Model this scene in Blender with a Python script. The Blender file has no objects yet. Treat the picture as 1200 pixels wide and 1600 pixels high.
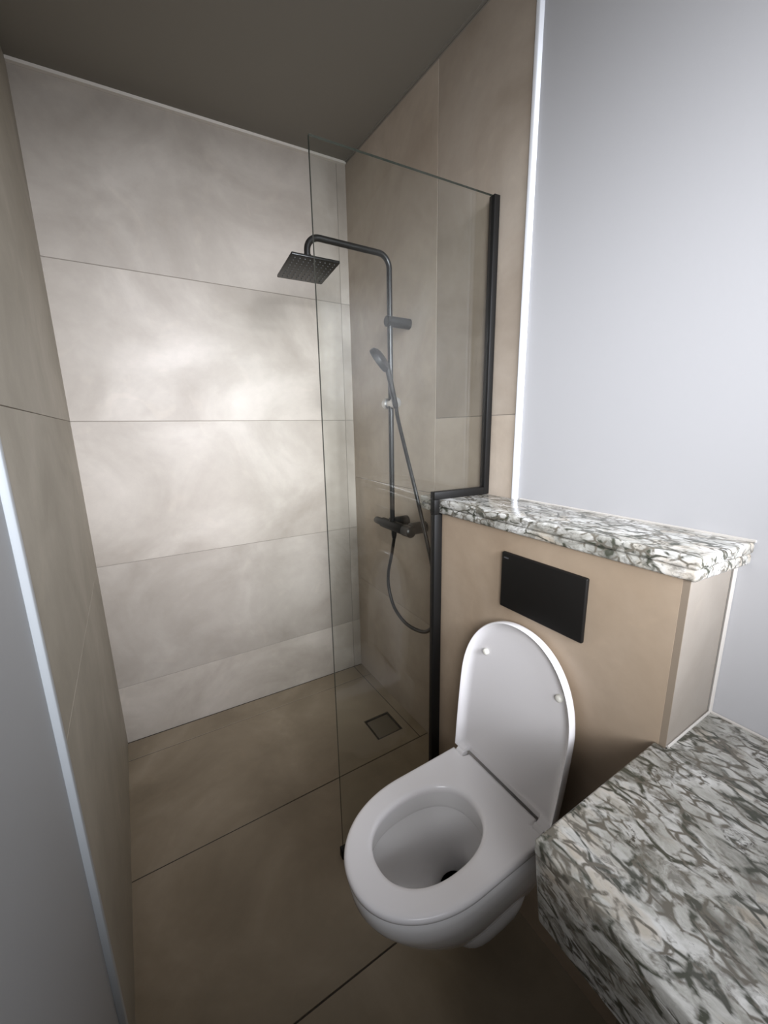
import bpy, bmesh, math, random
from mathutils import Vector, Matrix
random.seed(7)
sc = bpy.context.scene
C = sc.collection
PI = math.pi

# ------------------------------------------------------------------ camera
CAM = Vector((-0.95325, -1.89712, 1.36488))
YAW, PITCH, ROLL, F_PX = -0.5378, -0.21035, -0.01756, 610.179
def cam_axes():
    cy, sy = math.cos(YAW), math.sin(YAW); cp, sp = math.cos(PITCH), math.sin(PITCH)
    f = Vector((-sy * cp, cy * cp, sp)); r = Vector((cy, sy, 0)); u = r.cross(f)
    cr, sr = math.cos(ROLL), math.sin(ROLL)
    return cr * r + sr * u, -sr * r + cr * u, f
_r, _u, _f = cam_axes()
cam_data = bpy.data.cameras.new('camera')
cam = bpy.data.objects.new('camera', cam_data); C.objects.link(cam)
cam.matrix_world = Matrix(((_r.x, _u.x, -_f.x, CAM.x), (_r.y, _u.y, -_f.y, CAM.y), (_r.z, _u.z, -_f.z, CAM.z), (0, 0, 0, 1)))
cam_data.sensor_fit = 'VERTICAL'; cam_data.sensor_height = 32.0
cam_data.lens = F_PX / 1600 * 32.0
cam_data.clip_start = 0.02
sc.camera = cam

# ------------------------------------------------------------------ world, light, exposure
w = bpy.data.worlds.new('world'); sc.world = w; w.use_nodes = True
w.node_tree.nodes['Background'].inputs[0].default_value = (0.75, 0.86, 1.0, 1)
w.node_tree.nodes['Background'].inputs[1].default_value = 0.6
def area(name, loc, target, sx, sy, power, color, spread=180):
    l = bpy.data.lights.new(name, 'AREA'); l.shape = 'RECTANGLE'; l.size = sx; l.size_y = sy
    l.energy = power; l.color = color; l.spread = math.radians(spread)
    o = bpy.data.objects.new(name, l); C.objects.link(o); o.location = loc
    d = Vector(target) - Vector(loc)
    o.rotation_euler = d.to_track_quat('-Z', 'Y').to_euler()
    return o
area('assumed_side_window_light', (-1.125, -2.43, 1.55), (-0.3, -1.38, 1.42), 0.60, 0.84, 10.0, (0.93, 0.95, 1.0), 86)  # assumed unseen side window, added to light the right and half walls
area('assumed_front_window_beam', (-0.47, -3.09, 1.94), (-0.52, 0, 1.18), 0.78, 0.70, 21, (0.87, 0.91, 1.0), 56)  # assumed unseen window; beam narrowed to dim ceiling and near floor
sc.view_settings.view_transform = 'Standard'; sc.view_settings.look = 'None'
sc.view_settings.gamma = 1.0; sc.view_settings.use_curve_mapping = False
sc.view_settings.exposure = 0.0

# ------------------------------------------------------------------ room measures (metres)
AR, AL, W = 0.0138, -0.044, 1.187
YFRONT = -3.0
def xr(y): return AR * y
def xl(y): return -W + AL * y
def zc(x, y): return 2.578 + 0.0379 * x + 0.0871 * y
def zf(x, y):
    if y < -0.67: return 0.0
    return -0.02 * (y + 0.67) / 0.67 * (1 + max(x, -W) / W)
YTR, YTL = -1.090, -1.112       # where the tiling stops on the right and left wall

# ------------------------------------------------------------------ materials
def mat(name):
    m = bpy.data.materials.new(name); m.use_nodes = True
    nt = m.node_tree; b = nt.nodes['Principled BSDF']
    return m, nt, b
def simple(name, col, rough=0.5, metal=0.0, spec=0.5, bump=0.0, bscale=60, coat=0.0):
    m, nt, b = mat(name)
    b.inputs['Base Color'].default_value = (*col, 1); b.inputs['Roughness'].default_value = rough
    b.inputs['Metallic'].default_value = metal; b.inputs['Specular IOR Level'].default_value = spec
    b.inputs['Coat Weight'].default_value = coat
    if bump:
        n = nt.nodes.new('ShaderNodeTexNoise'); n.inputs['Scale'].default_value = bscale; n.inputs['Detail'].default_value = 4
        tc = nt.nodes.new('ShaderNodeTexCoord'); nt.links.new(tc.outputs['Object'], n.inputs['Vector'])
        bp = nt.nodes.new('ShaderNodeBump'); bp.inputs['Strength'].default_value = bump; bp.inputs['Distance'].default_value = 0.002
        nt.links.new(n.outputs['Fac'], bp.inputs['Height']); nt.links.new(bp.outputs['Normal'], b.inputs['Normal'])
    return m
def ramp(nt, src, stops):
    r = nt.nodes.new('ShaderNodeValToRGB'); cr = r.color_ramp
    while len(cr.elements) < len(stops): cr.elements.new(0.5)
    for e, (p, c) in zip(cr.elements, stops): e.position = p; e.color = (*c, 1)
    nt.links.new(src, r.inputs['Fac']); return r.outputs['Color']
def mix(nt, fac, a, b, mode='MIX'):
    n = nt.nodes.new('ShaderNodeMix'); n.data_type = 'RGBA'; n.blend_type = mode
    for k, v in ((0, fac), (6, a), (7, b)):
        if hasattr(v, 'is_output') or hasattr(v, 'links'): nt.links.new(v, n.inputs[k])
        elif k == 0: n.inputs[0].default_value = v
        else: n.inputs[k].default_value = (*v, 1)
    return n.outputs[2]
def noise(nt, vec, scale, detail=5, rough=0.55, dist=0.0):
    n = nt.nodes.new('ShaderNodeTexNoise'); n.inputs['Scale'].default_value = scale
    n.inputs['Detail'].default_value = detail; n.inputs['Roughness'].default_value = rough; n.inputs['Distortion'].default_value = dist
    nt.links.new(vec, n.inputs['Vector']); return n.outputs['Fac']
def tile_mat(name, dark, mid, light, rough=0.38, spec=0.5):
    """cement-look porcelain: soft clouds, each tile its own piece of the pattern"""
    m, nt, b = mat(name)
    tc = nt.nodes.new('ShaderNodeTexCoord')
    at = nt.nodes.new('ShaderNodeAttribute'); at.attribute_name = 'tone'
    ofs = nt.nodes.new('ShaderNodeVectorMath'); ofs.operation = 'SCALE'; ofs.inputs[0].default_value = (13.7, 7.3, 19.1)
    nt.links.new(at.outputs['Fac'], ofs.inputs['Scale'])
    ad = nt.nodes.new('ShaderNodeVectorMath'); nt.links.new(tc.outputs['Object'], ad.inputs[0]); nt.links.new(ofs.outputs[0], ad.inputs[1])
    v = ad.outputs[0]
    big = noise(nt, v, 2.6, 6, 0.55, 0.6)
    c = ramp(nt, big, [(0.30, dark), (0.52, mid), (0.72, light)])
    fine = noise(nt, v, 22, 8, 0.65)
    c = mix(nt, 0.22, c, ramp(nt, fine, [(0.3, (0.42, 0.42, 0.42)), (0.7, (0.6, 0.6, 0.6))]), 'OVERLAY')
    st = noise(nt, v, 7, 3, 0.5, 1.5)
    c = mix(nt, 0.35, c, ramp(nt, st, [(0.60, (0.5, 0.5, 0.5)), (0.72, (0.58, 0.57, 0.56))]), 'OVERLAY')
    # each tile a touch lighter or darker
    ma = nt.nodes.new('ShaderNodeMath'); ma.operation = 'MULTIPLY_ADD'
    nt.links.new(at.outputs['Fac'], ma.inputs[0]); ma.inputs[1].default_value = 0.16; ma.inputs[2].default_value = 0.92
    vm = nt.nodes.new('ShaderNodeVectorMath'); vm.operation = 'SCALE'
    nt.links.new(c, vm.inputs[0]); nt.links.new(ma.outputs[0], vm.inputs['Scale'])
    nt.links.new(vm.outputs[0], b.inputs['Base Color'])
    rr = nt.nodes.new('ShaderNodeMapRange'); nt.links.new(big, rr.inputs[0])
    rr.inputs[3].default_value = rough + 0.08; rr.inputs[4].default_value = rough - 0.06
    nt.links.new(rr.outputs[0], b.inputs['Roughness'])
    b.inputs['Specular IOR Level'].default_value = spec
    bp = nt.nodes.new('ShaderNodeBump'); bp.inputs['Strength'].default_value = 0.12; bp.inputs['Distance'].default_value = 0.002
    nt.links.new(fine, bp.inputs['Height']); nt.links.new(bp.outputs['Normal'], b.inputs['Normal'])
    return m
def granite_mat():
    m, nt, b = mat('white_granite')
    tc = nt.nodes.new('ShaderNodeTexCoord')
    mp = nt.nodes.new('ShaderNodeMapping'); mp.inputs['Rotation'].default_value = (0.3, 0.2, 0.9); mp.inputs['Scale'].default_value = (1.0, 0.62, 0.9)
    nt.links.new(tc.outputs['Object'], mp.inputs[0])
    # warp
    wn = nt.nodes.new('ShaderNodeTexNoise'); wn.inputs['Scale'].default_value = 13; wn.inputs['Detail'].default_value = 5
    nt.links.new(mp.outputs[0], wn.inputs['Vector'])
    sb = nt.nodes.new('ShaderNodeVectorMath'); sb.operation = 'SUBTRACT'; nt.links.new(wn.outputs['Color'], sb.inputs[0]); sb.inputs[1].default_value = (0.5, 0.5, 0.5)
    sl = nt.nodes.new('ShaderNodeVectorMath'); sl.operation = 'SCALE'; sl.inputs['Scale'].default_value = 0.16; nt.links.new(sb.outputs[0], sl.inputs[0])
    ad = nt.nodes.new('ShaderNodeVectorMath'); nt.links.new(mp.outputs[0], ad.inputs[0]); nt.links.new(sl.outputs[0], ad.inputs[1])
    v = ad.outputs[0]
    base = ramp(nt, noise(nt, v, 17, 5, 0.6), [(0.33, (0.20, 0.195, 0.17)), (0.45, (0.38, 0.37, 0.33)), (0.64, (0.66, 0.65, 0.62))])
    base = mix(nt, ramp(nt, noise(nt, v, 12, 3), [(0.55, (0, 0, 0)), (0.70, (0.8, 0.8, 0.8))]), base, (0.47, 0.40, 0.31))
    def ridge(scale, w_, dist, patch_scale, plo, phi, off):
        ofn = nt.nodes.new('ShaderNodeVectorMath'); nt.links.new(v, ofn.inputs[0]); ofn.inputs[1].default_value = (off, off * 1.7, -off)
        nz_ = noise(nt, ofn.outputs[0], scale, 3, 0.5, dist)
        s1 = nt.nodes.new('ShaderNodeMath'); s1.operation = 'SUBTRACT'; nt.links.new(nz_, s1.inputs[0]); s1.inputs[1].default_value = 0.5
        s2 = nt.nodes.new('ShaderNodeMath'); s2.operation = 'ABSOLUTE'; nt.links.new(s1.outputs[0], s2.inputs[0])
        l = ramp(nt, s2.outputs[0], [(w_ * 0.25, (1, 1, 1)), (w_, (0, 0, 0))])
        p = ramp(nt, noise(nt, mp.outputs[0], patch_scale, 3), [(plo, (0, 0, 0)), (phi, (1, 1, 1))])
        return mix(nt, 1.0, l, p, 'MULTIPLY')
    def strokes(scale, width, warp, patch_scale, plo, phi, rot, stretch):
        mq = nt.nodes.new('ShaderNodeMapping'); mq.inputs['Rotation'].default_value = rot; mq.inputs['Scale'].default_value = stretch
        nt.links.new(tc.outputs['Object'], mq.inputs[0])
        sw = nt.nodes.new('ShaderNodeVectorMath'); sw.operation = 'SCALE'; sw.inputs['Scale'].default_value = warp; nt.links.new(sb.outputs[0], sw.inputs[0])
        aw = nt.nodes.new('ShaderNodeVectorMath'); nt.links.new(mq.outputs[0], aw.inputs[0]); nt.links.new(sw.outputs[0], aw.inputs[1])
        vo = nt.nodes.new('ShaderNodeTexVoronoi'); vo.feature = 'DISTANCE_TO_EDGE'; vo.inputs['Scale'].default_value = scale
        nt.links.new(aw.outputs[0], vo.inputs['Vector'])
        l = ramp(nt, vo.outputs['Distance'], [(width * 0.35, (1, 1, 1)), (width, (0, 0, 0))])
        p = ramp(nt, noise(nt, aw.outputs[0], patch_scale, 4, 0.6), [(plo, (0, 0, 0)), (phi, (1, 1, 1))])
        return mix(nt, 1.0, l, p, 'MULTIPLY')
    c = mix(nt, ramp(nt, noise(nt, v, 30, 5, 0.65), [(0.54, (0, 0, 0)), (0.66, (0.75, 0.75, 0.75))]), base, (0.13, 0.12, 0.10))
    c = mix(nt, strokes(26, 0.085, 0.045, 27, 0.47, 0.54, (0.3, 0.2, 0.9), (1.0, 0.55, 0.8)), c, (0.06, 0.062, 0.045))
    c = mix(nt, strokes(32, 0.085, 0.045, 33, 0.48, 0.56, (0.5, 0.1, 2.2), (1.0, 0.5, 0.9)), c, (0.07, 0.07, 0.055))
    c = mix(nt, strokes(52, 0.12, 0.035, 38, 0.46, 0.56, (0.1, 0.6, 0.3), (1.0, 0.7, 1.0)), c, (0.14, 0.125, 0.10))
    blot = ramp(nt, noise(nt, v, 25, 6, 0.7), [(0.60, (0, 0, 0)), (0.66, (1, 1, 1))])
    c = mix(nt, blot, c, (0.065, 0.058, 0.045))
    nt.links.new(c, b.inputs['Base Color'])
    b.inputs['Roughness'].default_value = 0.22
    return m
M = {}
M['tile'] = tile_mat('cement_look_tile', (0.29, 0.25, 0.207), (0.375, 0.33, 0.28), (0.46, 0.41, 0.355), 0.52, 0.4)
M['tile_left'] = tile_mat('left_lit_tile', (0.28, 0.25, 0.195), (0.335, 0.30, 0.24), (0.40, 0.36, 0.295), 0.52, 0.4)  # same tile, the left wall's dimmer light put into its colour
M['tile_right'] = tile_mat('right_lit_tile', (0.33, 0.27, 0.21), (0.42, 0.352, 0.283), (0.48, 0.415, 0.345), 0.52, 0.4)  # same tile, lightened in colour where the shower wall gets little light
M['tile_warm'] = tile_mat('warm_lit_tile', (0.29, 0.215, 0.148), (0.355, 0.27, 0.19), (0.41, 0.32, 0.235), 0.48)  # same tile, warm bounced light put into its colour
M['floor_tile'] = tile_mat('floor_tile', (0.215, 0.170, 0.115), (0.28, 0.225, 0.156), (0.36, 0.295, 0.215), 0.5, 0.4)
M['grout'] = simple('grout', (0.05, 0.04, 0.03), 0.95)
M['grout_mid'] = simple('beige_grout', (0.25, 0.225, 0.19), 0.9)
M['grout_light'] = simple('light_grout', (0.30, 0.27, 0.23), 0.9)
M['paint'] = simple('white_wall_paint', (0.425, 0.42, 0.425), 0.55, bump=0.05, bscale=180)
M['paint_left'] = simple('shaded_wall_paint', (0.34, 0.345, 0.35), 0.5, bump=0.05, bscale=180)  # right wall's paint darkened; weak light is put into the colour
M['paint_front'] = simple('warm_bounce_paint', (0.42, 0.34, 0.26), 0.7)  # tan invented for the unseen wall to warm and weaken bounced light
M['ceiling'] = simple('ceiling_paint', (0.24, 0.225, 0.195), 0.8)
M['caulk'] = simple('white_sealant', (0.50, 0.47, 0.43), 0.6)
M['trim_left'] = simple('shaded_edge_trim', (0.42, 0.44, 0.45), 0.5)  # white trim darkened; its dimmer light is put into the colour
M['trim'] = simple('white_edge_trim', (0.86, 0.87, 0.90), 0.35)
M['black'] = simple('matt_black_metal', (0.006, 0.0055, 0.005), 0.48, 0.0, 0.2)
M['gun'] = simple('black_shower_finish', (0.011, 0.010, 0.009), 0.32, 0.0, 0.4)
M['nozzle'] = simple('silicone_nozzle', (0.09, 0.09, 0.087), 0.6)
M['chrome'] = simple('brushed_chrome', (0.55, 0.54, 0.53), 0.28, 0.9)
M['plate'] = simple('black_flush_plate', (0.009, 0.008, 0.007), 0.5, 0, 0.15)
M['logo'] = simple('grey_print', (0.12, 0.12, 0.12), 0.5)
M['ceramic'] = simple('white_ceramic', (0.82, 0.80, 0.785), 0.10, 0, 0.5, coat=0.3)
M['seat'] = simple('white_seat_plastic', (0.86, 0.83, 0.825), 0.20, 0, 0.5)
M['pad'] = simple('rubber_pad', (0.80, 0.78, 0.70), 0.35)
M['granite'] = granite_mat()
M['glass_edge'] = simple('polished_glass_edge', (0.05, 0.065, 0.055), 0.15)
M['steel'] = simple('drain_frame', (0.035, 0.028, 0.018), 0.5, 0.2)
M['dark'] = simple('dark_gap', (0.01, 0.009, 0.007), 0.9)
M['window_frame'] = simple('white_window_frame', (0.8, 0.8, 0.8), 0.4)
def glass_mat():
    m = bpy.data.materials.new('clear_glass'); m.use_nodes = True; nt = m.node_tree; nt.nodes.clear()
    out = nt.nodes.new('ShaderNodeOutputMaterial'); tr = nt.nodes.new('ShaderNodeBsdfTransparent'); gl = nt.nodes.new('ShaderNodeBsdfGlossy')
    fr = nt.nodes.new('ShaderNodeFresnel'); mx = nt.nodes.new('ShaderNodeMixShader')
    ge = nt.nodes.new('ShaderNodeNewGeometry'); mi = nt.nodes.new('ShaderNodeMapRange'); mi.inputs[3].default_value = 1.5; mi.inputs[4].default_value = 1 / 1.5
    nt.links.new(ge.outputs['Backfacing'], mi.inputs[0]); nt.links.new(mi.outputs[0], fr.inputs[0])
    tr.inputs[0].default_value = (0.965, 0.975, 0.965, 1); gl.inputs['Roughness'].default_value = 0.0; 
    nt.links.new(fr.outputs[0], mx.inputs[0]); nt.links.new(tr.outputs[0], mx.inputs[1]); nt.links.new(gl.outputs[0], mx.inputs[2])
    nt.links.new(mx.outputs[0], out.inputs[0]); return m
M['glass'] = glass_mat()
def water_mat():
    m, nt, b = mat('shaded_water'); b.inputs['Base Color'].default_value = (0.07, 0.065, 0.055, 1); b.inputs['Roughness'].default_value = 0.03  # dark colour stands in for the shade deep in the bowl
    return m
M['shaded_water'] = water_mat()

# ------------------------------------------------------------------ helpers
def obj(name, bm, m, parent=None, smooth=False, mats=None, bevel=0.0, bseg=2, angle=40):
    me = bpy.data.meshes.new(name); bmesh.ops.recalc_face_normals(bm, faces=bm.faces[:]); bm.to_mesh(me); bm.free()
    for x in (mats or [m]): me.materials.append(x)
    o = bpy.data.objects.new(name, me); C.objects.link(o)
    if parent:
        o.parent = parent; o.matrix_parent_inverse = parent_inv(parent)
    if bevel:
        b = o.modifiers.new('bevel', 'BEVEL'); b.width = bevel; b.segments = bseg; b.limit_method = 'ANGLE'; b.angle_limit = math.radians(angle)
        b.harden_normals = False
    if smooth or bevel:
        for p in me.polygons: p.use_smooth = True
        e = o.modifiers.new('split', 'EDGE_SPLIT'); e.split_angle = math.radians(38)
        if bevel: o.modifiers.remove(e)
    return o
INV = {}
def parent_inv(p):
    m = Matrix.Identity(4); q = p
    while q is not None:
        m = Matrix.LocRotScale(q.location, q.rotation_euler, q.scale) @ q.matrix_parent_inverse.inverted() @ Matrix.Identity(4) if False else m
        q = q.parent
    # every parent that is not an Empty sits at the origin; an Empty only carries a location
    r = p
    while r.parent is not None: r = r.parent
    return Matrix.Translation(-Vector(r.location)) if p is r else Matrix.Identity(4)
def thing(name, label, cat, loc):
    o = bpy.data.objects.new(name, None); C.objects.link(o); o.location = loc; o.empty_display_size = 0.05
    o['label'] = label; o['category'] = cat; return o
def tag(o, label, cat, group=None):
    o['label'] = label; o['category'] = cat
    if group: o['group'] = group
    return o
def struct(name, bm, m, **k):
    o = obj(name, bm, m, **k); o['kind'] = 'structure'; return o
def hexa(bm, pts, mi=0):
    """8 points: bottom four then top four"""
    v = [bm.verts.new(p) for p in pts]; fs = []
    for q in ((3, 2, 1, 0), (4, 5, 6, 7), (0, 1, 5, 4), (1, 2, 6, 5), (2, 3, 7, 6), (3, 0, 4, 7)):
        f = bm.faces.new([v[i] for i in q]); f.material_index = mi; fs.append(f)
    return fs
def box(bm, x0, x1, y0, y1, z0, z1, mi=0):
    return hexa(bm, [(x0, y0, z0), (x1, y0, z0), (x1, y1, z0), (x0, y1, z0), (x0, y0, z1), (x1, y0, z1), (x1, y1, z1), (x0, y1, z1)], mi)
def prism(bm, poly, z0, z1, mi=0):
    """poly in xy; z0, z1 numbers or one value per corner"""
    n = len(poly); a = z0 if hasattr(z0, '__len__') else [z0] * n; b = z1 if hasattr(z1, '__len__') else [z1] * n
    lo = [bm.verts.new((p[0], p[1], a[i])) for i, p in enumerate(poly)]; hi = [bm.verts.new((p[0], p[1], b[i])) for i, p in enumerate(poly)]
    fs = [bm.faces.new(lo[::-1]), bm.faces.new(hi)]
    for i in range(n): fs.append(bm.faces.new([lo[i], lo[(i + 1) % n], hi[(i + 1) % n], hi[i]]))
    for f in fs: f.material_index = mi
    return fs
def tube(bm, pts, r, seg=16, caps=True, mi=0):
    pts = [Vector(p) for p in pts]; rs = r if hasattr(r, '__len__') else [r] * len(pts)
    up = None; rings = []
    for i, p in enumerate(pts):
        if i == 0: t = pts[1] - pts[0]
        elif i == len(pts) - 1: t = pts[-1] - pts[-2]
        else: t = (pts[i + 1] - p).normalized() + (p - pts[i - 1]).normalized()
        t.normalize()
        if up is None:
            up = Vector((0, 0, 1)) if abs(t.z) < 0.9 else Vector((1, 0, 0))
        a = (up - t * up.dot(t)).normalized(); up = a; b = t.cross(a)
        rings.append([bm.verts.new(p + (a * math.cos(2 * PI * k / seg) + b * math.sin(2 * PI * k / seg)) * rs[i]) for k in range(seg)])
    for i in range(len(rings) - 1):
        for k in range(seg):
            f = bm.faces.new([rings[i][k], rings[i][(k + 1) % seg], rings[i + 1][(k + 1) % seg], rings[i + 1][k]]); f.material_index = mi
    if caps:
        bm.faces.new(rings[0][::-1]).material_index = mi; bm.faces.new(rings[-1]).material_index = mi
def lathe(bm, a, axis, prof, seg=24, mi=0):
    """prof: (distance along axis, radius)"""
    a = Vector(a); t = Vector(axis).normalized()
    up = Vector((0, 0, 1)) if abs(t.z) < 0.9 else Vector((1, 0, 0))
    e1 = (up - t * up.dot(t)).normalized(); e2 = t.cross(e1); rings = []
    for d, r in prof:
        rings.append([bm.verts.new(a + t * d + (e1 * math.cos(2 * PI * k / seg) + e2 * math.sin(2 * PI * k / seg)) * max(r, 1e-4)) for k in range(seg)])
    for i in range(len(rings) - 1):
        for k in range(seg): bm.faces.new([rings[i][k], rings[i][(k + 1) % seg], rings[i + 1][(k + 1) % seg], rings[i + 1][k]]).material_index = mi
    bm.faces.new(rings[0][::-1]).material_index = mi; bm.faces.new(rings[-1]).material_index = mi
def catmull(P, n=10):
    P = [Vector(p) for p in P]; out = []
    Q = [2 * P[0] - P[1]] + P + [2 * P[-1] - P[-2]]
    for i in range(1, len(Q) - 2):
        for k in range(n):
            t = k / n; a, b, c, d = Q[i - 1], Q[i], Q[i + 1], Q[i + 2]
            out.append(0.5 * ((2 * b) + (c - a) * t + (2 * a - 5 * b + 4 * c - d) * t * t + (3 * b - a - 3 * c + d) * t ** 3))
    out.append(P[-1]); return out
def fillet(pts, r, n=8):
    pts = [Vector(p) for p in pts]; out = [pts[0]]
    for i in range(1, len(pts) - 1):
        a, b, c = pts[i - 1], pts[i], pts[i + 1]
        d1 = (a - b).normalized(); d2 = (c - b).normalized(); ang = d1.angle(d2); L = r / math.tan(ang / 2)
        cen = b + (d1 + d2).normalized() * (r / math.sin(ang / 2)); p0 = b + d1 * L; p1 = b + d2 * L
        v0 = p0 - cen; v1 = p1 - cen; th = v0.angle(v1)
        for k in range(n + 1):
            s = k / n; out.append(cen + (v0 * math.sin((1 - s) * th) + v1 * math.sin(s * th)) / math.sin(th))
    out.append(pts[-1]); return out

def tiled(name, rects, fn, m, depth=0.006, gap=0.0011, grout=None, back=0.06, extent=None, tones=None):
    """rects in wall coordinates (s0,s1,t0,t1) (or four corners); fn(s,t,d) -> world, d>0 behind the tile face"""
    bm = bmesh.new(); lay = bm.faces.layers.float.new('tone')
    for i, rc in enumerate(rects):
        eg = None
        if len(rc) == 5:                      # the tile around the drain: no joint on the inner edges
            s0, s1, t0, t1, eg = rc; q = [(s0 + gap * eg[0], t0 + gap * eg[2]), (s1 - gap * eg[1], t0 + gap * eg[2]), (s1 - gap * eg[1], t1 - gap * eg[3]), (s0 + gap * eg[0], t1 - gap * eg[3])]
        elif len(rc) == 4 and not hasattr(rc[0], '__len__'):
            s0, s1, t0, t1 = rc; q = [(s0 + gap, t0 + gap), (s1 - gap, t0 + gap), (s1 - gap, t1 - gap), (s0 + gap, t1 - gap)]
        else:
            q = [Vector(p) for p in rc]; cc = sum(q, Vector((0, 0))) / len(q)
            q = [p + Vector((gap if p.x < cc.x else -gap, gap if p.y < cc.y else -gap)) for p in q]
        e = 0.0009; cx = sum(p[0] for p in q) / 4; cy = sum(p[1] for p in q) / 4
        g4 = eg or (1, 1, 1, 1)
        inn = [(p[0] + (e * g4[0] if p[0] < cx else -e * g4[1]), p[1] + (e * g4[2] if p[1] < cy else -e * g4[3])) for p in q]
        tone = tones[i] if tones else random.random()
        top = [bm.verts.new(fn(p[0], p[1], 0)) for p in inn]; mid = [bm.verts.new(fn(p[0], p[1], e)) for p in q]
        bot = [bm.verts.new(fn(p[0], p[1], depth)) for p in q]
        fs = [bm.faces.new(top)]
        for a, b2 in ((top, mid), (mid, bot)):
            for k in range(4): fs.append(bm.faces.new([a[k], a[(k + 1) % 4], b2[(k + 1) % 4], b2[k]]))
        for f in fs: f[lay] = tone
    # the bed the tiles are set in
    if extent:
        ext = [Vector(p) for p in extent]
        a = [bm.verts.new(fn(p[0], p[1], 0.0022)) for p in ext]; b = [bm.verts.new(fn(p[0], p[1], back)) for p in ext]
        n = len(ext); fs = [bm.faces.new(a), bm.faces.new(b[::-1])]
        for k in range(n): fs.append(bm.faces.new([a[k], a[(k + 1) % n], b[(k + 1) % n], b[k]]))
        for f in fs: f.material_index = 1
    return struct(name, bm, None, mats=[m, grout or M['grout_light']])

# ------------------------------------------------------------------ setting: tiled walls
J = [0.272, 0.832, 1.411, 1.969]
# back wall, s = x, t = z
bt = []; edges = [-0.03] + J + [None]
def ztop(x, y): return zc(x, y) - 0.008
for i in range(5):
    t0 = edges[i]; t1 = edges[i + 1]
    for s0, s1 in ((-W - 0.01, -0.047), (-0.047, 0.01)):
        if t1 is None: bt.append([(s0, t0), (s1, t0), (s1, ztop(s1, 0)), (s0, ztop(s0, 0))])
        else: bt.append((s0, s1, t0, t1))
tiled('wall_back', bt, lambda s, t, d: (s, d, t), M['tile'], grout=M['grout_mid'],
      extent=[(-W - 0.06, -0.08), (0.06, -0.08), (0.06, 2.62), (-W - 0.06, 2.58)], tones=[1.0, .6, .0, .2, .5, .4, .65, .6, .3, .4])
# right wall, s = y, t = z
rt = []; R_END = YTR
for t0, t1 in ((-0.03, 0.54), (0.54, 1.111)): rt.append((-0.7, 0.01, t0, t1)); rt.append((R_END, -0.7, t0, t1))
rt.append([(-0.705, 1.111), (0.01, 1.111), (0.01, 2.56), (-0.705, ztop(0, -0.705))])
rt[-1] = [(-0.705, 1.111), (0.01, 1.111), (0.01, ztop(0, 0.01)), (-0.705, ztop(0, -0.705))]
rt.append((R_END, -0.705, 1.111, 1.399)); rt.append([(R_END, 1.399), (-0.705, 1.399), (-0.705, ztop(0, -0.705)), (R_END, ztop(0, R_END))])
tiled('wall_right', rt, lambda s, t, d: (xr(s) + d, s, t), M['tile_right'], grout=M['grout_light'],
      extent=[(R_END, -0.08), (0.06, -0.08), (0.06, 2.62), (R_END, 2.52)], tones=[.4, .3, .35, .5, .62, .7, -.5])
# left wall
lt = []
for t0, t1 in ((-0.02, 0.83), (0.83, 1.411), (1.411, None)):
    for s0, s1 in ((YTL, 0.01),):
        if t1 is None: lt.append([(s0, t0), (s1, t0), (s1, ztop(-W, s1)), (s0, ztop(-W, s0))])
        else: lt.append((s0, s1, t0, t1))
tiled('wall_left', lt, lambda s, t, d: (xl(s) - d, s, t), M['tile_left'], grout=M['grout_mid'], gap=0.0006,
      extent=[(YTL, -0.08), (0.06, -0.08), (0.06, 2.58), (YTL, 2.5)], tones=[.4, .45, .4, .35, .3, .35])
# painted stretches of the side walls (plaster a centimetre behind the tile face)
bm = bmesh.new(); a = 0.007
prism(bm, [(xr(YTR) + a, YTR), (xr(YFRONT) + a, YFRONT - 0.1), (xr(YFRONT) + 0.12, YFRONT - 0.1), (xr(YTR) + 0.12, YTR)], -0.08, 2.52)
struct('wall_right_painted', bm, M['paint'])
bm = bmesh.new()
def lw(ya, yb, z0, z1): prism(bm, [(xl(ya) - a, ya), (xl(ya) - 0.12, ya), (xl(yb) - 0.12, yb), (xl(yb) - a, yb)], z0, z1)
LY0, LY1, LZ0, LZ1 = -2.10, -2.78, 1.10, 2.00  # opening for the assumed side window, added for its light
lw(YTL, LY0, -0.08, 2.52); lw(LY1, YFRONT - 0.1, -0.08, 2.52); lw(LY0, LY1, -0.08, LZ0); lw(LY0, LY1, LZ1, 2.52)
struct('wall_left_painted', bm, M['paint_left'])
# wall behind the camera; its window is assumed, added to light the room
WX0, WX1, WZ0, WZ1 = -0.92, -0.02 - 0.04, 1.54, 2.30
bm = bmesh.new(); y0, y1 = YFRONT - 0.12, YFRONT
box(bm, -1.3, WX0, y0, y1, -0.08, 2.5); box(bm, WX1, 0.08, y0, y1, -0.08, 2.5)
box(bm, WX0, WX1, y0, y1, -0.08, WZ0); box(bm, WX0, WX1, y0, y1, WZ1, 2.5)
struct('wall_front', bm, M['paint_front'])
bm = bmesh.new(); f = 0.035
for q in ((WX0, WX0 + f, WZ0, WZ1), (WX1 - f, WX1, WZ0, WZ1), (WX0 + f, WX1 - f, WZ0, WZ0 + f), (WX0 + f, WX1 - f, WZ1 - f, WZ1)):
    box(bm, q[0], q[1], YFRONT - 0.06, YFRONT - 0.01, q[2], q[3])
struct('assumed_window_1', bm, M['window_frame'], bevel=0.003)

bm = bmesh.new()
for ya, yb, za, zb in ((LY0, LY0 - f, LZ0, LZ1), (LY1 + f, LY1, LZ0, LZ1), (LY0 - f, LY1 + f, LZ0, LZ0 + f), (LY0 - f, LY1 + f, LZ1 - f, LZ1)):
    prism(bm, [(xl(ya) - 0.012, ya), (xl(ya) - 0.03, ya), (xl(yb) - 0.03, yb), (xl(yb) - 0.012, yb)], za, zb)
struct('assumed_window_2', bm, M['window_frame'], bevel=0.003)
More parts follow.
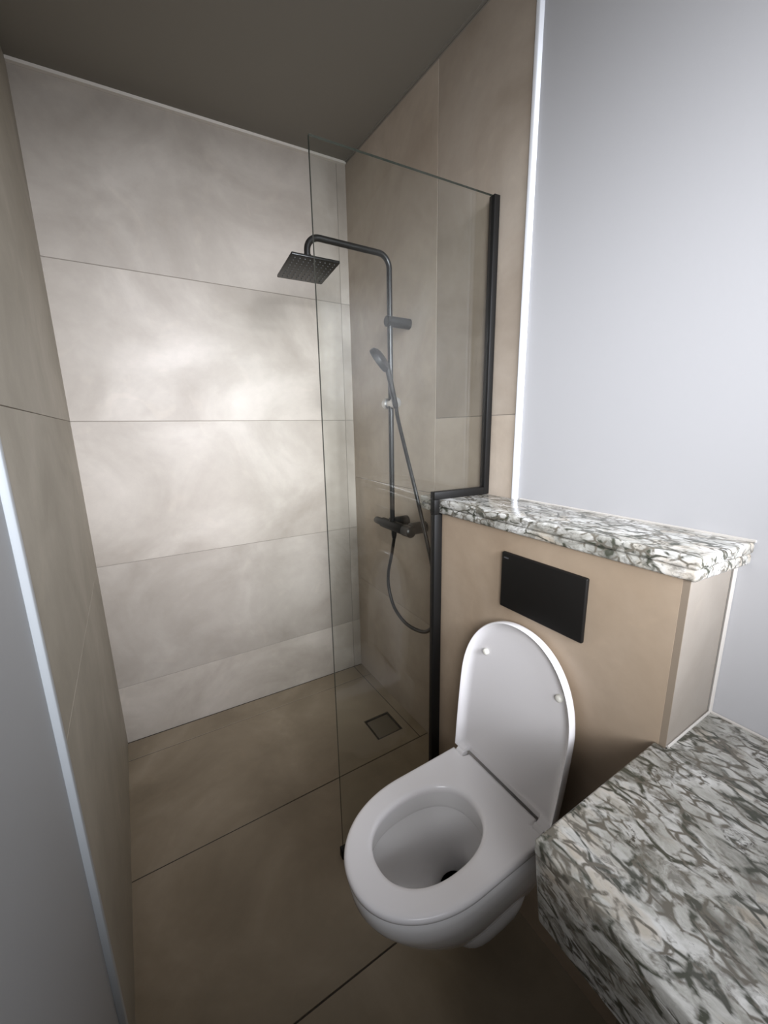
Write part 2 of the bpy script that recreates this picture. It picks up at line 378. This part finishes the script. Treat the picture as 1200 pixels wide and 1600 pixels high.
# ceiling
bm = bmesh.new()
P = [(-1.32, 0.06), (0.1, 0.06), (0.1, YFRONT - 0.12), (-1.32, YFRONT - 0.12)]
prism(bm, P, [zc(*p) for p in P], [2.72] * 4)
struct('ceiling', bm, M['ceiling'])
# floor: tiles; the shower part falls towards the drain
ft = []
def fl(s0, s1, t0, t1): ft.append((s0, s1, t0, t1))
YJ = [-0.0055, -0.124, -0.67, -1.223, -1.79, -2.36, -2.93]
DX0, DX1, DY0, DY1 = -0.222, -0.090, -0.586, -0.448
for i in range(len(YJ) - 1):
    ya, yb = YJ[i + 1], YJ[i]
    if i < 2:
        if i == 1:
            for q in ((-1.20, DX0, ya, yb, (1, 0, 1, 1)), (DX0, DX1, DY1, yb, (0, 0, 0, 1)), (DX0, DX1, ya, DY0, (0, 0, 1, 0)), (DX1, -0.052, ya, yb, (0, 1, 1, 1))): ft.append(q)
        else: fl(-1.20, -0.052, ya, yb)
        fl(-0.052, 0.01, ya, yb)
    else: fl(-1.20, -0.0 + 0.02, ya, yb)
def floor_fn(s, t, d):
    return (s, t + (0.03 if -0.68 < t < -0.66 else 0) * (-(s + 0.6)) * 0.6 if False else t, zf(s, t) - d)
FT = [.5, .45, .55, .55, .55, .55, .5, .5, .4, .35, .35, .3]
o = tiled('floor', ft, floor_fn, M['floor_tile'], grout=M['grout'], gap=0.0019, depth=0.02,
          extent=None, tones=[0.5 if i in (2, 3, 4, 5) else FT[i % len(FT)] for i in range(len(ft))])
bm = bmesh.new(); box(bm, -1.3, 0.1, YFRONT - 0.12, 0.05, -0.10, -0.0245)
struct('floor_screed', bm, M['grout'])
# joints of the sloping part sit on a thin bed just under the tile faces
bm = bmesh.new()
def bed(x0, x1, y0, y1):
    P = [(x0, y0), (x1, y0), (x1, y1), (x0, y1)]
    prism(bm, P, [-0.0244] * 4, [zf(*p) - 0.0014 for p in P])
bed(-1.2, 0.02, -3.0, -0.67); bed(-1.2, DX0, -0.67, 0.01); bed(DX1, 0.02, -0.67, 0.01); bed(DX0, DX1, DY1, 0.01); bed(DX0, DX1, -0.67, DY0)
struct('floor_bed', bm, M['grout'])

# trims
bm = bmesh.new(); prism(bm, [(xr(YTR) - 0.0035, YTR + 0.002), (xr(YTR) - 0.0035, YTR - 0.010), (xr(YTR) + 0.0069, YTR - 0.016), (xr(YTR) + 0.0069, YTR + 0.002)], 0.0, 2.478)
struct('trim_1', bm, M['trim'], bevel=0.0015)
bm = bmesh.new(); prism(bm, [(xl(YTL) + 0.004, YTL + 0.002), (xl(YTL) + 0.004, YTL - 0.012), (xl(YTL) - 0.0069, YTL - 0.016), (xl(YTL) - 0.0069, YTL + 0.002)], 0.0, 2.43)
struct('trim_2', bm, M['trim_left'], bevel=0.0015)
bm = bmesh.new()   # sealant along the back wall's ceiling edge
P = [(-W, -0.0005), (-0.002, -0.0005), (-0.002, -0.012), (-W, -0.012)]
prism(bm, P, [zc(*p) - 0.013 for p in P[:2]] + [zc(*p) - 0.010 for p in P[2:]], [zc(*p) for p in P])
struct('trim_3', bm, simple('cream_sealant', (0.66, 0.61, 0.54), 0.6))
bm = bmesh.new()
P = [(xr(YTR) - 0.008, YTR), (xr(YTR) + 0.0, YTR), (0.0, -0.012), (-0.008, -0.012)]
prism(bm, P, [zc(*p) - 0.003 for p in P], [zc(*p) for p in P])
struct('trim_4', bm, M['ceiling'])

# ------------------------------------------------------------------ half-height wall that hides the cistern
BX, BY0, BY1, BZ = -0.197, -1.632, -0.945, 1.106
bm = bmesh.new(); lay = bm.faces.layers.float.new('tone')
def facebox(x0, x1, y0, y1, z0, z1, tone, mi):
    for f in box(bm, x0, x1, y0, y1, z0, z1, mi): f[lay] = tone
facebox(BX, BX + 0.009, BY0 + 0.0115, BY1, 0.0, BZ, 0.35, 0)                    # front tile
facebox(BX + 0.001, 0.0, BY0 + 0.0095, BY1 + 0.0, 0.0, BZ - 0.001, 0.3, 2)        # core
facebox(BX + 0.0015, -0.024, BY0, BY0 + 0.0093, 0.0, BZ, -1.0, 1)                # side tile, shade put into its tone
facebox(BX + 0.0005, BX + 0.0015, BY0 + 0.0002, BY0 + 0.0115, 0.0, BZ, 0.2, 3)
struct('wall_half', bm, None, mats=[M['tile_warm'], M['tile'], M['tile_warm'], simple('tile_edge', (0.24, 0.19, 0.14), 0.6)])

# ------------------------------------------------------------------ granite ledge and vanity top
def slab(bm, poly, z0, z1, r=0.004):
    fs = prism(bm, poly, z0, z1)
    return fs
bm = bmesh.new()
XW = 0.0005
led = [(-0.207, -0.876), (-0.207, -1.643), (xr(-1.657) + 0.005, -1.657), (xr(-1.1) + 0.005, -1.11), (xr(-1.08) - XW, -1.085), (xr(-0.876) - XW, -0.876)]
slab(bm, led, 1.1275, 1.150)
led2 = [(-0.2055, -0.878), (-0.2055, -1.6415), (xr(-1.655) + 0.005, -1.6555), (xr(-1.1) + 0.005, -1.11), (xr(-1.08) - XW, -1.085), (xr(-0.876) - XW, -0.878)]
slab(bm, led2, 1.1062, 1.1272)
o = obj('granite_ledge', bm, M['granite'], bevel=0.005, bseg=3)
tag(o, 'white granite ledge with grey veins on top of the half-height wall behind the toilet', 'ledge')
bm = bmesh.new(); YC1 = -2.75
def xf(y): return -0.540 - 0.07 * (-1.614 - y)
cp = [(xf(-1.614), -1.614), (xf(YC1), YC1), (xr(YC1) + 0.005, YC1), (xr(-1.636) + 0.005, -1.6335), (BX - 0.0015, -1.6335), (BX - 0.0015, -1.614)]
slab(bm, cp, 0.754, 0.779)
th = 0.022; zb, zt = 0.601, 0.7538
def xb(y): return -0.515
for (ya, yb) in ((-1.614, YC1),):
    x1a, x1b = xf(ya) + 0.002, xf(yb) + 0.002
    hexa(bm, [(xb(ya), ya, zb), (xb(yb), yb, zb), (xb(yb) + th, yb, zb), (xb(ya) + th, ya, zb), (x1a, ya, zt), (x1b, yb, zt), (x1b + th, yb, zt), (x1a + th, ya, zt)])
x1 = xf(-1.614)
hexa(bm, [(xb(0) + th + .0005, -1.615, zb), (BX - 0.003, -1.615, zb), (BX - 0.003, -1.636, zb), (xb(0) + th + .0005, -1.636, zb),
          (x1 + th + .0025, -1.615, zt), (BX - 0.003, -1.615, zt), (BX - 0.003, -1.636, zt), (x1 + th + .0025, -1.636, zt)])
o = obj('vanity_countertop', bm, M['granite'], bevel=0.004, bseg=3)
tag(o, 'mottled white and black granite vanity top with thick front edge right of the toilet', 'countertop')
# sealant lines where stone meets wall
bm = bmesh.new(); tube(bm, [(xr(-1.115) + 0.005, -1.115, 1.151), (xr(-1.657) + 0.005, -1.657, 1.151)], 0.003, 6)
struct('trim_5', bm, M['caulk'])
bm = bmesh.new(); tube(bm, [(xr(-1.638) + 0.004, -1.638, 0.780), (xr(-2.7) + 0.004, -2.7, 0.780)], 0.003, 6)
tube(bm, [(xr(-1.634) + 0.003, -1.635, 0.780), (BX + 0.002, -1.6345, 0.780)], 0.0028, 6)
struct('trim_6', bm, M['caulk'])
bm = bmesh.new(); tube(bm, [(xr(-1.634) + 0.003, -1.635, 0.781), (xr(-1.634) + 0.003, -1.635, 1.105)], 0.0042, 6)
struct('trim_7', bm, M['caulk'])

# ------------------------------------------------------------------ flush plate
fp = thing('flush_plate', 'black rectangular flush plate on the tan tiled half wall above the toilet lid', 'flush plate', (BX, -1.347, 0.98))
bm = bmesh.new(); box(bm, BX - 0.011, BX - 0.0005, -1.461, -1.232, 0.906, 1.054)
obj('plate', bm, M['plate'], fp, bevel=0.0035, bseg=3)
bm = bmesh.new()                                            # small grey maker's print, top left
yy = -1.240
def ch(y, w_, h, strokes):
    for (a0, b0, a1, b1) in strokes:
        ya, yb = y - a0 * w_, y - a1 * w_; za, zb = 1.0385 + b0 * h, 1.0385 + b1 * h
        box(bm, BX - 0.0113, BX - 0.0110, min(ya, yb), max(ya, yb) + 0.0001, min(za, zb), max(za, zb) + 0.0001)
for k, g in enumerate('GEBERIT'):
    y = yy - k * 0.0021; W_, H_ = 0.0016, 0.0034; t = 0.25; u = 0.16
    S = {'G': [(0, 0, t, 1), (0, 1 - u, 1, 1), (0, 0, 1, u), (1 - t, 0, 1, .5), (.5, .4, 1, .55)],
         'E': [(0, 0, t, 1), (0, 1 - u, 1, 1), (0, 0, 1, u), (0, .42, .85, .58)],
         'B': [(0, 0, t, 1), (0, 1 - u, 1, 1), (0, 0, 1, u), (0, .42, 1, .58), (1 - t, 0, 1, 1)],
         'R': [(0, 0, t, 1), (0, 1 - u, 1, 1), (0, .42, 1, .58), (1 - t, .5, 1, 1), (.6, 0, .85, .45)],
         'I': [(.35, 0, .65, 1)], 'T': [(.35, 0, .65, 1), (0, 1 - u, 1, 1)]}[g]
    ch(y, W_, H_, S)
lg = obj('maker_print', bm, M['logo'], fp)
lg['label'] = 'tiny grey lettering'

# ------------------------------------------------------------------ toilet
TX, TY = BX, -1.300
toilet = thing('toilet', 'white wall-hung toilet with raised lid, in front of the tan half wall', 'toilet', (TX, TY, 0.0))
def Wp(u, v, z): return Vector((TX - u, TY + v, z))
def dshape(ub, um, ut, hb, hw, e=2.15, n=40):
    """outline from the back-right corner round the front to the back-left corner, as (u, v)"""
    p = [(ub, -hb)]
    for k in range(6): s = (k + 1) / 7; p.append((ub + (um - ub) * s, -(hb + (hw - hb) * math.sin(s * PI / 2))))
    for k in range(n + 1):
        a = -PI / 2 + PI * k / n; c, s = math.cos(a), math.sin(a)
        p.append((um + (ut - um) * abs(c) ** (2 / e), hw * math.copysign(abs(s) ** (2 / e), s)))
    for k in range(6): s = 1 - (k + 1) / 7; p.append((ub + (um - ub) * s, hb + (hw - hb) * math.sin(s * PI / 2)))
    p.append((ub, hb)); return p
def raycast(poly, c, ang):
    dx, dy = math.cos(ang), math.sin(ang); best = None
    for i in range(len(poly)):
        ax, ay = poly[i][0] - c[0], poly[i][1] - c[1]; bx, by = poly[(i + 1) % len(poly)][0] - c[0], poly[(i + 1) % len(poly)][1] - c[1]
        ex, ey = bx - ax, by - ay; den = dx * ey - dy * ex
        if abs(den) < 1e-12: continue
        t = (ax * ey - ay * ex) / den; s = (ax * dy - ay * dx) / den
        if -1e-6 <= s <= 1 + 1e-6 and t > 0 and (best is None or t > best): best = t
    return best
def oval(cu, au, av, e=2.3, n=96):
    out = []
    for k in range(n):
        a = 2 * PI * k / n; c, s = math.cos(a), math.sin(a)
        out.append((cu + au * math.copysign(abs(c) ** (2 / e), c), av * math.copysign(abs(s) ** (2 / e), s)))
    return out
CU = 0.285
def ring_pts(poly, angs, ins=0.0):
    out = []
    for a in angs:
        t = raycast(poly, (CU, 0), a) - ins; out.append((CU + t * math.cos(a), t * math.sin(a)))
    return out
def stitch(bm, rings, close_first=False, close_last=False):
    V = [[bm.verts.new(p) for p in r] for r in rings]; n = len(V[0])
    for i in range(len(V) - 1):
        for k in range(n): bm.faces.new([V[i][k], V[i][(k + 1) % n], V[i + 1][(k + 1) % n], V[i + 1][k]])
    if close_first: bm.faces.new(V[0][::-1])
    if close_last: bm.faces.new(V[-1])
    return V
# bowl: outer skin, rim and inner cavity as one surface
def body_outline(z):
    T = [(0.402, .491, .156, .27), (0.385, .494, .158, .27), (0.36, .490, .156, .27), (0.335, .478, .151, .26), (0.30, .455, .143, .25), (0.26, .428, .132, .23),
         (0.22, .398, .120, .21), (0.18, .365, .106, .19), (0.14, .332, .092, .17), (0.105, .300, .080, .15), (0.09, .28, .070, .14)]
    if z >= T[0][0]: r = T[0][1:]
    else:
        for a, b in zip(T, T[1:]):
            if b[0] <= z <= a[0]:
                s = (a[0] - z) / (a[0] - b[0]); r = tuple(a[i] + (b[i] - a[i]) * s for i in (1, 2, 3)); break
        else: r = T[-1][1:]
    return r
NA = 96
def poly_at(z):
    ut, hw, um = body_outline(z); return dshape(0.0005, um, ut, hw * 0.98, hw, 2.1)
bm = bmesh.new(); rings = []
zz = [0.088, 0.092, 0.105, 0.14, 0.18, 0.22, 0.26, 0.30, 0.335, 0.36, 0.385, 0.397, 0.402]
def body_ring(z, ins=0.0):
    P = poly_at(z); n = len(P); L = [0]
    for i in range(1, n): L.append(L[-1] + math.dist(P[i], P[i - 1]))
    out = []; j = 0
    for k in range(NA):
        d = L[-1] * k / (NA - 1)
        while j < n - 2 and L[j + 1] < d: j += 1
        s = (d - L[j]) / max(L[j + 1] - L[j], 1e-9); u = P[j][0] + (P[j + 1][0] - P[j][0]) * s; v = P[j][1] + (P[j + 1][1] - P[j][1]) * s
        if ins:
            cu, cv = CU * 0.8, 0; d0 = math.hypot(u - cu, v - cv); f_ = (d0 - ins) / d0
            u = max(cu + (u - cu) * f_, 0.0005) if u > 0.01 else u; v = cv + (v - cv) * f_
        out.append((u, v))
    return out
rings.append([Wp(u, v, 0.086) for u, v in body_ring(0.09, 0.012)])
for z in zz[1:-1]: rings.append([Wp(u, v, z) for u, v in body_ring(z)])
rings.append([Wp(u, v, 0.4035) for u, v in body_ring(0.402, 0.004)])
rings.append([Wp(u, v, 0.405) for u, v in body_ring(0.402, 0.010)])
def hole_ring(cu, au, av, z, e=2.3):
    # matched to the outline's start: begins behind on the right side and goes round the front
    out = []
    for k in range(NA):
        a = -PI + 0.03 + (2 * PI - 0.06) * k / (NA - 1); c, s = math.cos(a), math.sin(a)
        out.append(Wp(cu + au * math.copysign(abs(c) ** (2 / e), c), av * math.copysign(abs(s) ** (2 / e), s), z))
    return out
rings.append(hole_ring(0.292, 0.150, 0.110, 0.405))
rings.append(hole_ring(0.292, 0.146, 0.106, 0.401))
rings.append(hole_ring(0.292, 0.146, 0.106, 0.362))
rings.append(hole_ring(0.292, 0.148, 0.108, 0.352))
rings.append(hole_ring(0.292, 0.153, 0.113, 0.350))
rings.append(hole_ring(0.291, 0.150, 0.112, 0.335))
rings.append(hole_ring(0.286, 0.138, 0.105, 0.30))
rings.append(hole_ring(0.276, 0.118, 0.092, 0.26))
rings.append(hole_ring(0.248, 0.088, 0.074, 0.225))
rings.append(hole_ring(0.212, 0.058, 0.054, 0.20, 2))
rings.append(hole_ring(0.192, 0.045, 0.042, 0.165, 2))
rings.append(hole_ring(0.185, 0.040, 0.036, 0.13, 2))
stitch(bm, rings, True, True)
obj('bowl', bm, M['ceramic'], toilet, smooth=True)
# trap housing under the bowl
bm = bmesh.new(); rs = []
for z, u1, hw in ((0.060, .19, .060), (0.066, .225, .080), (0.10, .245, .094), (0.15, .258, .104), (0.198, .26, .098)):
    P = []
    for k in range(32):
        a = 2 * PI * k / 32; c, s = math.cos(a), math.sin(a)
        P.append(Wp(max(0.001, u1 / 2 + (u1 / 2) * math.copysign(abs(c) ** 0.6, c)), hw * math.copysign(abs(s) ** 0.6, s), z))
    rs.append(P)
stitch(bm, rs, True, False)
obj('trap_housing', bm, M['ceramic'], toilet, smooth=True)
bm = bmesh.new(); lathe(bm, Wp(0.1975, 0, 0.176), (0, 0, 1), [(0, 0.0001), (0.0, 0.0425)], 32)
obj('shaded_bowl_water', bm, M['shaded_water'], toilet)
# seat
outer = dshape(0.072, .27, .500, .162, .161, 2.12, 60)
outer = outer + [(0.072, 0.122), (0.050, 0.117), (0.050, -0.117), (0.072, -0.122)]
hole = oval(0.292, 0.139, 0.099, 2.25)
angs = sorted(set([2 * PI * k / 160 for k in range(160)] + [math.atan2(v, u - CU) % (2 * PI) for u, v in ((0.072, .122), (0.050, .117), (0.050, -.117), (0.072, -.122), (.072, .162), (.072, -.162))]))
bm = bmesh.new(); ZS = 0.4285; T_ = 0.020
prof = [('o', 0.005, ZS - T_), ('o', 0.001, ZS - T_ + 0.004), ('o', 0.0, ZS - 0.009), ('o', 0.0012, ZS - 0.0045), ('o', 0.004, ZS - 0.0018), ('o', 0.009, ZS - 0.0004), ('o', 0.014, ZS),
        ('i', -0.014, ZS), ('i', -0.008, ZS - 0.0006), ('i', -0.0035, ZS - 0.003), ('i', -0.001, ZS - 0.007), ('i', 0.0, ZS - 0.012), ('i', -0.001, ZS - T_)]
rings = []
for kind, ins, z in prof:
    pts = ring_pts(outer if kind == 'o' else hole, angs, ins)
    rings.append([Wp(u, v, z) for u, v in pts])
V = stitch(bm, rings)
n = len(angs)
for k in range(n): bm.faces.new([V[-1][k], V[-1][(k + 1) % n], V[0][(k + 1) % n], V[0][k]])
obj('seat', bm, M['seat'], toilet, smooth=True)
# lid: a shallow dish standing up, leaning back a little
LEAN = math.radians(4.6); HX, HZ = TX - 0.052, 0.4315
def Lp(s, t, n_):
    """s up along the lid, t along y, n_ towards the room"""
    t = t - s * 0.026
    x = HX + s * math.sin(LEAN) - n_ * math.cos(LEAN); z = HZ + s * math.cos(LEAN) + n_ * math.sin(LEAN)
    return Vector((x, TY + t, z))
lo = dshape(0.0, .235, .452, .165, .172, 2.12, 60) + [(0.0, .126), (0.0, .121), (0.0, -.121), (0.0, -.126)]      # (s, t)
def inset(poly, d):
    out = []; n = len(poly)
    for i in range(n):
        a, b, c = Vector(poly[i - 1]), Vector(poly[i]), Vector(poly[(i + 1) % n])
        n1 = Vector(((b - a).y, -(b - a).x)).normalized(); n2 = Vector(((c - b).y, -(c - b).x)).normalized()
        m_ = (n1 + n2); m_ = m_ / max(m_.length_squared, 0.3) * 2; out.append(tuple(b - m_ * d))
    return out
ccw = sum(lo[i - 1][0] * lo[i][1] - lo[i][0] * lo[i - 1][1] for i in range(len(lo))) > 0
def ins_(d): return inset(lo, d if ccw else -d)
bm = bmesh.new(); rings = []
for d, n_ in ((0.020, -0.0115), (0.010, -0.0105), (0.004, -0.008), (0.0005, -0.003), (0.0, 0.002), (0.0, 0.013), (0.001, 0.0155), (0.0025, 0.0165), (0.0045, 0.0155), (0.007, 0.011), (0.0115, 0.004), (0.017, -0.0005), (0.024, -0.003), (0.032, -0.0038)):
    rings.append([Lp(s, t, min(n_, -0.0038) if (s < 0.05 and abs(t) < 0.1235) else n_) for s, t in ins_(d)])
stitch(bm, rings, True, True)
lid = obj('lid', bm, M['seat'], toilet, smooth=True)
for t in (-0.112, 0.112):
    bm = bmesh.new()
    if t < 0: lathe(bm, Lp(0.330, -0.122, -0.004), Vector((-1, 0, 0.05)), [(0, 0.0085), (0.005, 0.0085), (0.0085, 0.0072), (0.0105, 0.0045), (0.011, 0.001)], 20)
    else: lathe(bm, Lp(0.330, 0.104, -0.004), Vector((-1, 0, 0.05)), [(0, 0.0085), (0.005, 0.0085), (0.0085, 0.0072), (0.0105, 0.0045), (0.011, 0.001)], 20)
    obj('buffer_pad', bm, M['pad'], lid, smooth=True)
for sg in (-1, 1):
    bm = bmesh.new(); a, b = sorted((sg * 0.1235, sg * 0.149))
    P = [Wp(0.060, a, 0.4075), Wp(0.060, b, 0.4075), Wp(0.0695, b, 0.4075), Wp(0.0695, a, 0.4075)]
    lathe(bm, Wp(0.0655, a, 0.423), (0, 1, 0), [(0, 0.012), (0.001, 0.013), (b - a - 0.001, 0.013), (b - a, 0.012)], 20)
    obj('hinge', bm, M['seat'], toilet, smooth=True)

# ------------------------------------------------------------------ shower screen
YG = -0.983
def yg(x): return YG - 0.060 * x
GT = 2.0; GH = 0.004
scr = thing('shower_screen', 'clear glass shower screen with black wall profile, notched over the granite ledge', 'shower screen', (-0.565, yg(-0.565), 0.0))
bm = bmesh.new()
def gp(x, z, s): return Vector((x, yg(x) + s * GH, z))
poly = [(-0.565, 0.012), (BX - 0.012, 0.012), (BX - 0.012, 1.095), (-0.219, 1.095), (-0.219, 1.158), (xr(YG) - 0.008, 1.158), (xr(YG) - 0.008, GT), (-0.565, GT)]
fa = [bm.verts.new(gp(x, z, -1)) for x, z in poly]; fb = [bm.verts.new(gp(x, z, 1)) for x, z in poly]
bm.faces.new(fa); bm.faces.new(fb[::-1])
for i in range(len(poly)):
    f = bm.faces.new([fa[i], fa[(i + 1) % len(poly)], fb[(i + 1) % len(poly)], fb[i]]); f.material_index = 1
obj('glass_pane', bm, None, scr, mats=[M['glass'], M['glass_edge']])
def uprofile(bm, x0, x1, z0, z1, w_=0.0105):
    """closed channel seen from outside: box following the slanted glass"""
    hexa(bm, [gp(x0, z0, -1) - Vector((0, w_ - GH, 0)), gp(x1, z0, -1) - Vector((0, w_ - GH, 0)), gp(x1, z0, 1) + Vector((0, w_ - GH, 0)), gp(x0, z0, 1) + Vector((0, w_ - GH, 0)),
              gp(x0, z1, -1) - Vector((0, w_ - GH, 0)), gp(x1, z1, -1) - Vector((0, w_ - GH, 0)), gp(x1, z1, 1) + Vector((0, w_ - GH, 0)), gp(x0, z1, 1) + Vector((0, w_ - GH, 0))])
bm = bmesh.new(); uprofile(bm, -0.035, xr(YG) - 0.001, 1.1515, GT + 0.001); o = obj('wall_profile', bm, M['black'], scr, bevel=0.0012)
bm = bmesh.new(); uprofile(bm, -0.2275, -0.0355, 1.1515, 1.1745); obj('ledge_profile', bm, M['black'], scr, bevel=0.0012)
bm = bmesh.new(); uprofile(bm, -0.2275, -0.2085, 1.1055, 1.1510); obj('corner_bracket', bm, M['black'], scr, bevel=0.001)
bm = bmesh.new(); uprofile(bm, -0.2265, BX - 0.0008, 0.004, 1.1050); obj('lower_profile', bm, M['black'], scr, bevel=0.0012)
bm = bmesh.new(); uprofile(bm, -0.572, -0.540, 0.0006, 0.034, 0.011); obj('floor_clamp', bm, M['black'], scr, bevel=0.002)
bm = bmesh.new(); uprofile(bm, -0.539, -0.2245, 0.0006, 0.0125, 0.0055); obj('bottom_seal', bm, M['glass_edge'], scr)

# ------------------------------------------------------------------ shower column
SX, SY = -0.097, -0.53
col = thing('shower_column', 'black shower column with square rain head, fixed to the tiled wall behind the glass', 'shower', (SX, SY, 0.93))
bm = bmesh.new(); tube(bm, fillet([(SX, SY, 0.975), (SX, SY, 1.992), (-0.417, SY, 1.992), (-0.417, SY, 1.925)], 0.045, 10), 0.0105, 20)
obj('riser_pipe', bm, M['gun'], col, smooth=True)
bm = bmesh.new(); lathe(bm, (-0.417, SY, 1.935), (0, 0, -1), [(0, .0125), (.012, .0125), (.013, .016), (.026, .018), (.030, .013), (.036, .013)], 24)
obj('ball_joint', bm, M['gun'], col, smooth=True)
# square rain head
bm = bmesh.new(); hs = 0.0815; tilt = -0.10
RM = Matrix.Translation((-0.417, -0.528, 1.8872)) @ Matrix.Rotation(-0.015, 4, 'Y') @ Matrix.Rotation(tilt, 4, 'X')
def bxm(bm, Mx, x0, x1, y0, y1, z0, z1): 
    return hexa(bm, [Mx @ Vector(p) for p in [(x0, y0, z0), (x1, y0, z0), (x1, y1, z0), (x0, y1, z0), (x0, y0, z1), (x1, y0, z1), (x1, y1, z1), (x0, y1, z1)]])
bxm(bm, RM, -hs, hs, -hs, hs, 0.0, 0.0085)
rain = obj('rain_head', bm, M['gun'], col, bevel=0.002)
bm = bmesh.new()
for i in range(9):
    for j in range(9):
        x = (i - 4) * 0.0168; y = (j - 4) * 0.0168
        p = RM @ Vector((x, y, 0.0005)); lathe(bm, p, RM.to_3x3() @ Vector((0, 0, -1)), [(0, .0021), (.002, .0019), (.0028, .0008)], 8)
nz = obj('nozzles', bm, M['nozzle'], rain, smooth=True); nz['kind'] = 'stuff'
# upper wall bracket
bm = bmesh.new(); lathe(bm, (SX - 0.017, SY, 1.765), (1, 0, 0), [(0, .017), (.002, .0195), (.108, .0195), (.1095, .0195)], 28)
obj('wall_bracket', bm, M['gun'], col, smooth=True)
# sliding holder
bm = bmesh.new(); lathe(bm, (SX, SY + 0.042, 1.462), (0, -1, 0), [(0, .013), (.002, .019), (.012, .0225), (.026, .020), (.030, .0145), (.058, .0145), (.062, .020), (.078, .0225), (.088, .019), (.090, .013)], 28)
sl = obj('slider', bm, M['chrome'], col, smooth=True); sl['label'] = 'pale metallic sliding clamp'
# mixer
MZ = 0.962
bm = bmesh.new(); lathe(bm, (SX - 0.002, -0.455, MZ), (0, -1, 0), [(0, .019), (.002, .0215), (.165, .0215), (.167, .020)], 28)
mx = obj('mixer_body', bm, M['gun'], col, smooth=True)
bm = bmesh.new(); lathe(bm, (SX - 0.002, -0.395, MZ), (0, -1, 0), [(0, .010), (.003, .0145), (.008, .0155), (.057, .0165), (.058, .0165)], 28); obj('control_knob', bm, M['gun'], mx, smooth=True)
bm = bmesh.new(); lathe(bm, (SX - 0.002, -0.624, MZ), (0, -1, 0), [(0, .0195), (.003, .0235), (.048, .0225), (.054, .016), (.055, .010)], 28); obj('control_knob', bm, M['gun'], mx, smooth=True)
for y in (-0.507, -0.640):
    bm = bmesh.new(); lathe(bm, (SX + 0.014, y, MZ + 0.004), (1, 0, 0), [(0, .021), (.002, .0245), (.0838, .0245)], 28); obj('wall_union', bm, M['gun'], mx, smooth=True)
bm = bmesh.new(); lathe(bm, (SX, SY, MZ + 0.004), (0, 0, 1), [(0, .014), (.028, .014), (.030, .012)], 24); obj('riser_collar', bm, M['gun'], mx, smooth=True)
bm = bmesh.new(); lathe(bm, (SX, SY - 0.012, MZ - 0.014), (0, 0, -1), [(0, .012), (.022, .0115), (.040, .0085), (.041, .007)], 24); obj('hose_outlet', bm, M['gun'], mx, smooth=True)

# ------------------------------------------------------------------ hand shower with its hose
hb = Vector((-0.127, -0.614, 1.440)); ht = Vector((-0.166, -0.622, 1.577))
hs_ = thing('hand_shower', 'black round hand shower hooked on the sliding clamp, its hose looping down to the mixer', 'hand shower', (hb.x, hb.y, hb.z))
bm = bmesh.new(); d = (ht - hb)
tube(bm, [hb, hb + d * 0.1, hb + d * 0.5, hb + d * 0.9, hb + d * 1.12], [0.0085, 0.0105, 0.0100, 0.0105, 0.0115], 20)
hd = obj('handle', bm, M['gun'], hs_, smooth=True)
hc = Vector((-0.190, -0.616, 1.612)); nrm = Vector((-0.62, 0.58, -0.58)).normalized()
bm = bmesh.new(); lathe(bm, hc - nrm * 0.010, nrm, [(-.003, .020), (.001, .034), (.009, .045), (.018, .047), (.027, .046), (.029, .043), (.0295, .02)], 36)
obj('spray_head', bm, M['gun'], hs_, smooth=True)
bm = bmesh.new(); lathe(bm, hb + Vector((0.030, 0.06, 0.02)), Vector((-1, -1.6, 0)), [(0, .007), (.055, .007)], 12); obj('clip', bm, M['gun'], hs_, smooth=True)
hp = [hb + Vector((0, 0, 0.004)), (-0.132, -0.634, 1.40), (-0.138, -0.690, 1.29), (-0.140, -0.761, 1.136), (-0.140, -0.822, 0.985), (-0.140, -0.868, 0.86), (-0.136, -0.885, 0.76), (-0.128, -0.866, 0.675),
      (-0.116, -0.800, 0.600), (-0.108, -0.715, 0.566), (-0.104, -0.625, 0.560), (-0.102, -0.545, 0.592), (-0.100, -0.500, 0.66), (-0.099, -0.493, 0.735), (-0.097, -0.520, 0.83), (SX, SY - 0.012, 0.908)]
bm = bmesh.new(); tube(bm, catmull(hp, 14), 0.0072, 14)
obj('hose', bm, M['gun'], hs_, smooth=True)

# ------------------------------------------------------------------ floor drain
dr = thing('floor_drain', 'square tile-insert floor drain in the corner of the shower floor', 'drain', ((DX0 + DX1) / 2, (DY0 + DY1) / 2, -0.02))
zd = lambda x, y: zf(x, y)
bm = bmesh.new(); fw = 0.0055
def dq(x0, x1, y0, y1, b, t):
    P = [(x0, y0), (x1, y0), (x1, y1), (x0, y1)]; prism(bm, P, [b] * 4, [zd(*p) + t for p in P])
g = 0.001
x0, x1, y0, y1 = DX0 + g, DX1 - g, DY0 + g, DY1 - g
for q in ((x0, x0 + fw, y0, y1), (x1 - fw, x1, y0, y1), (x0 + fw, x1 - fw, y0, y0 + fw), (x0 + fw, x1 - fw, y1 - fw, y1)): dq(*q, -0.0243, -0.0015)
obj('drain_frame', bm, M['steel'], dr)
bm = bmesh.new(); dq(x0 + fw, x1 - fw, y0 + fw, y1 - fw, -0.0243, -0.016); obj('drain_tray', bm, M['dark'], dr)
bm = bmesh.new(); k = fw + 0.005; lay = bm.faces.layers.float.new('tone'); dq(x0 + k, x1 - k * 0.8, y0 + k * 0.8, y1 - k, -0.015, -0.003)
obj('drain_cover', bm, simple('bronze_drain_cover', (0.13, 0.105, 0.07), 0.5), dr, bevel=0.0008)
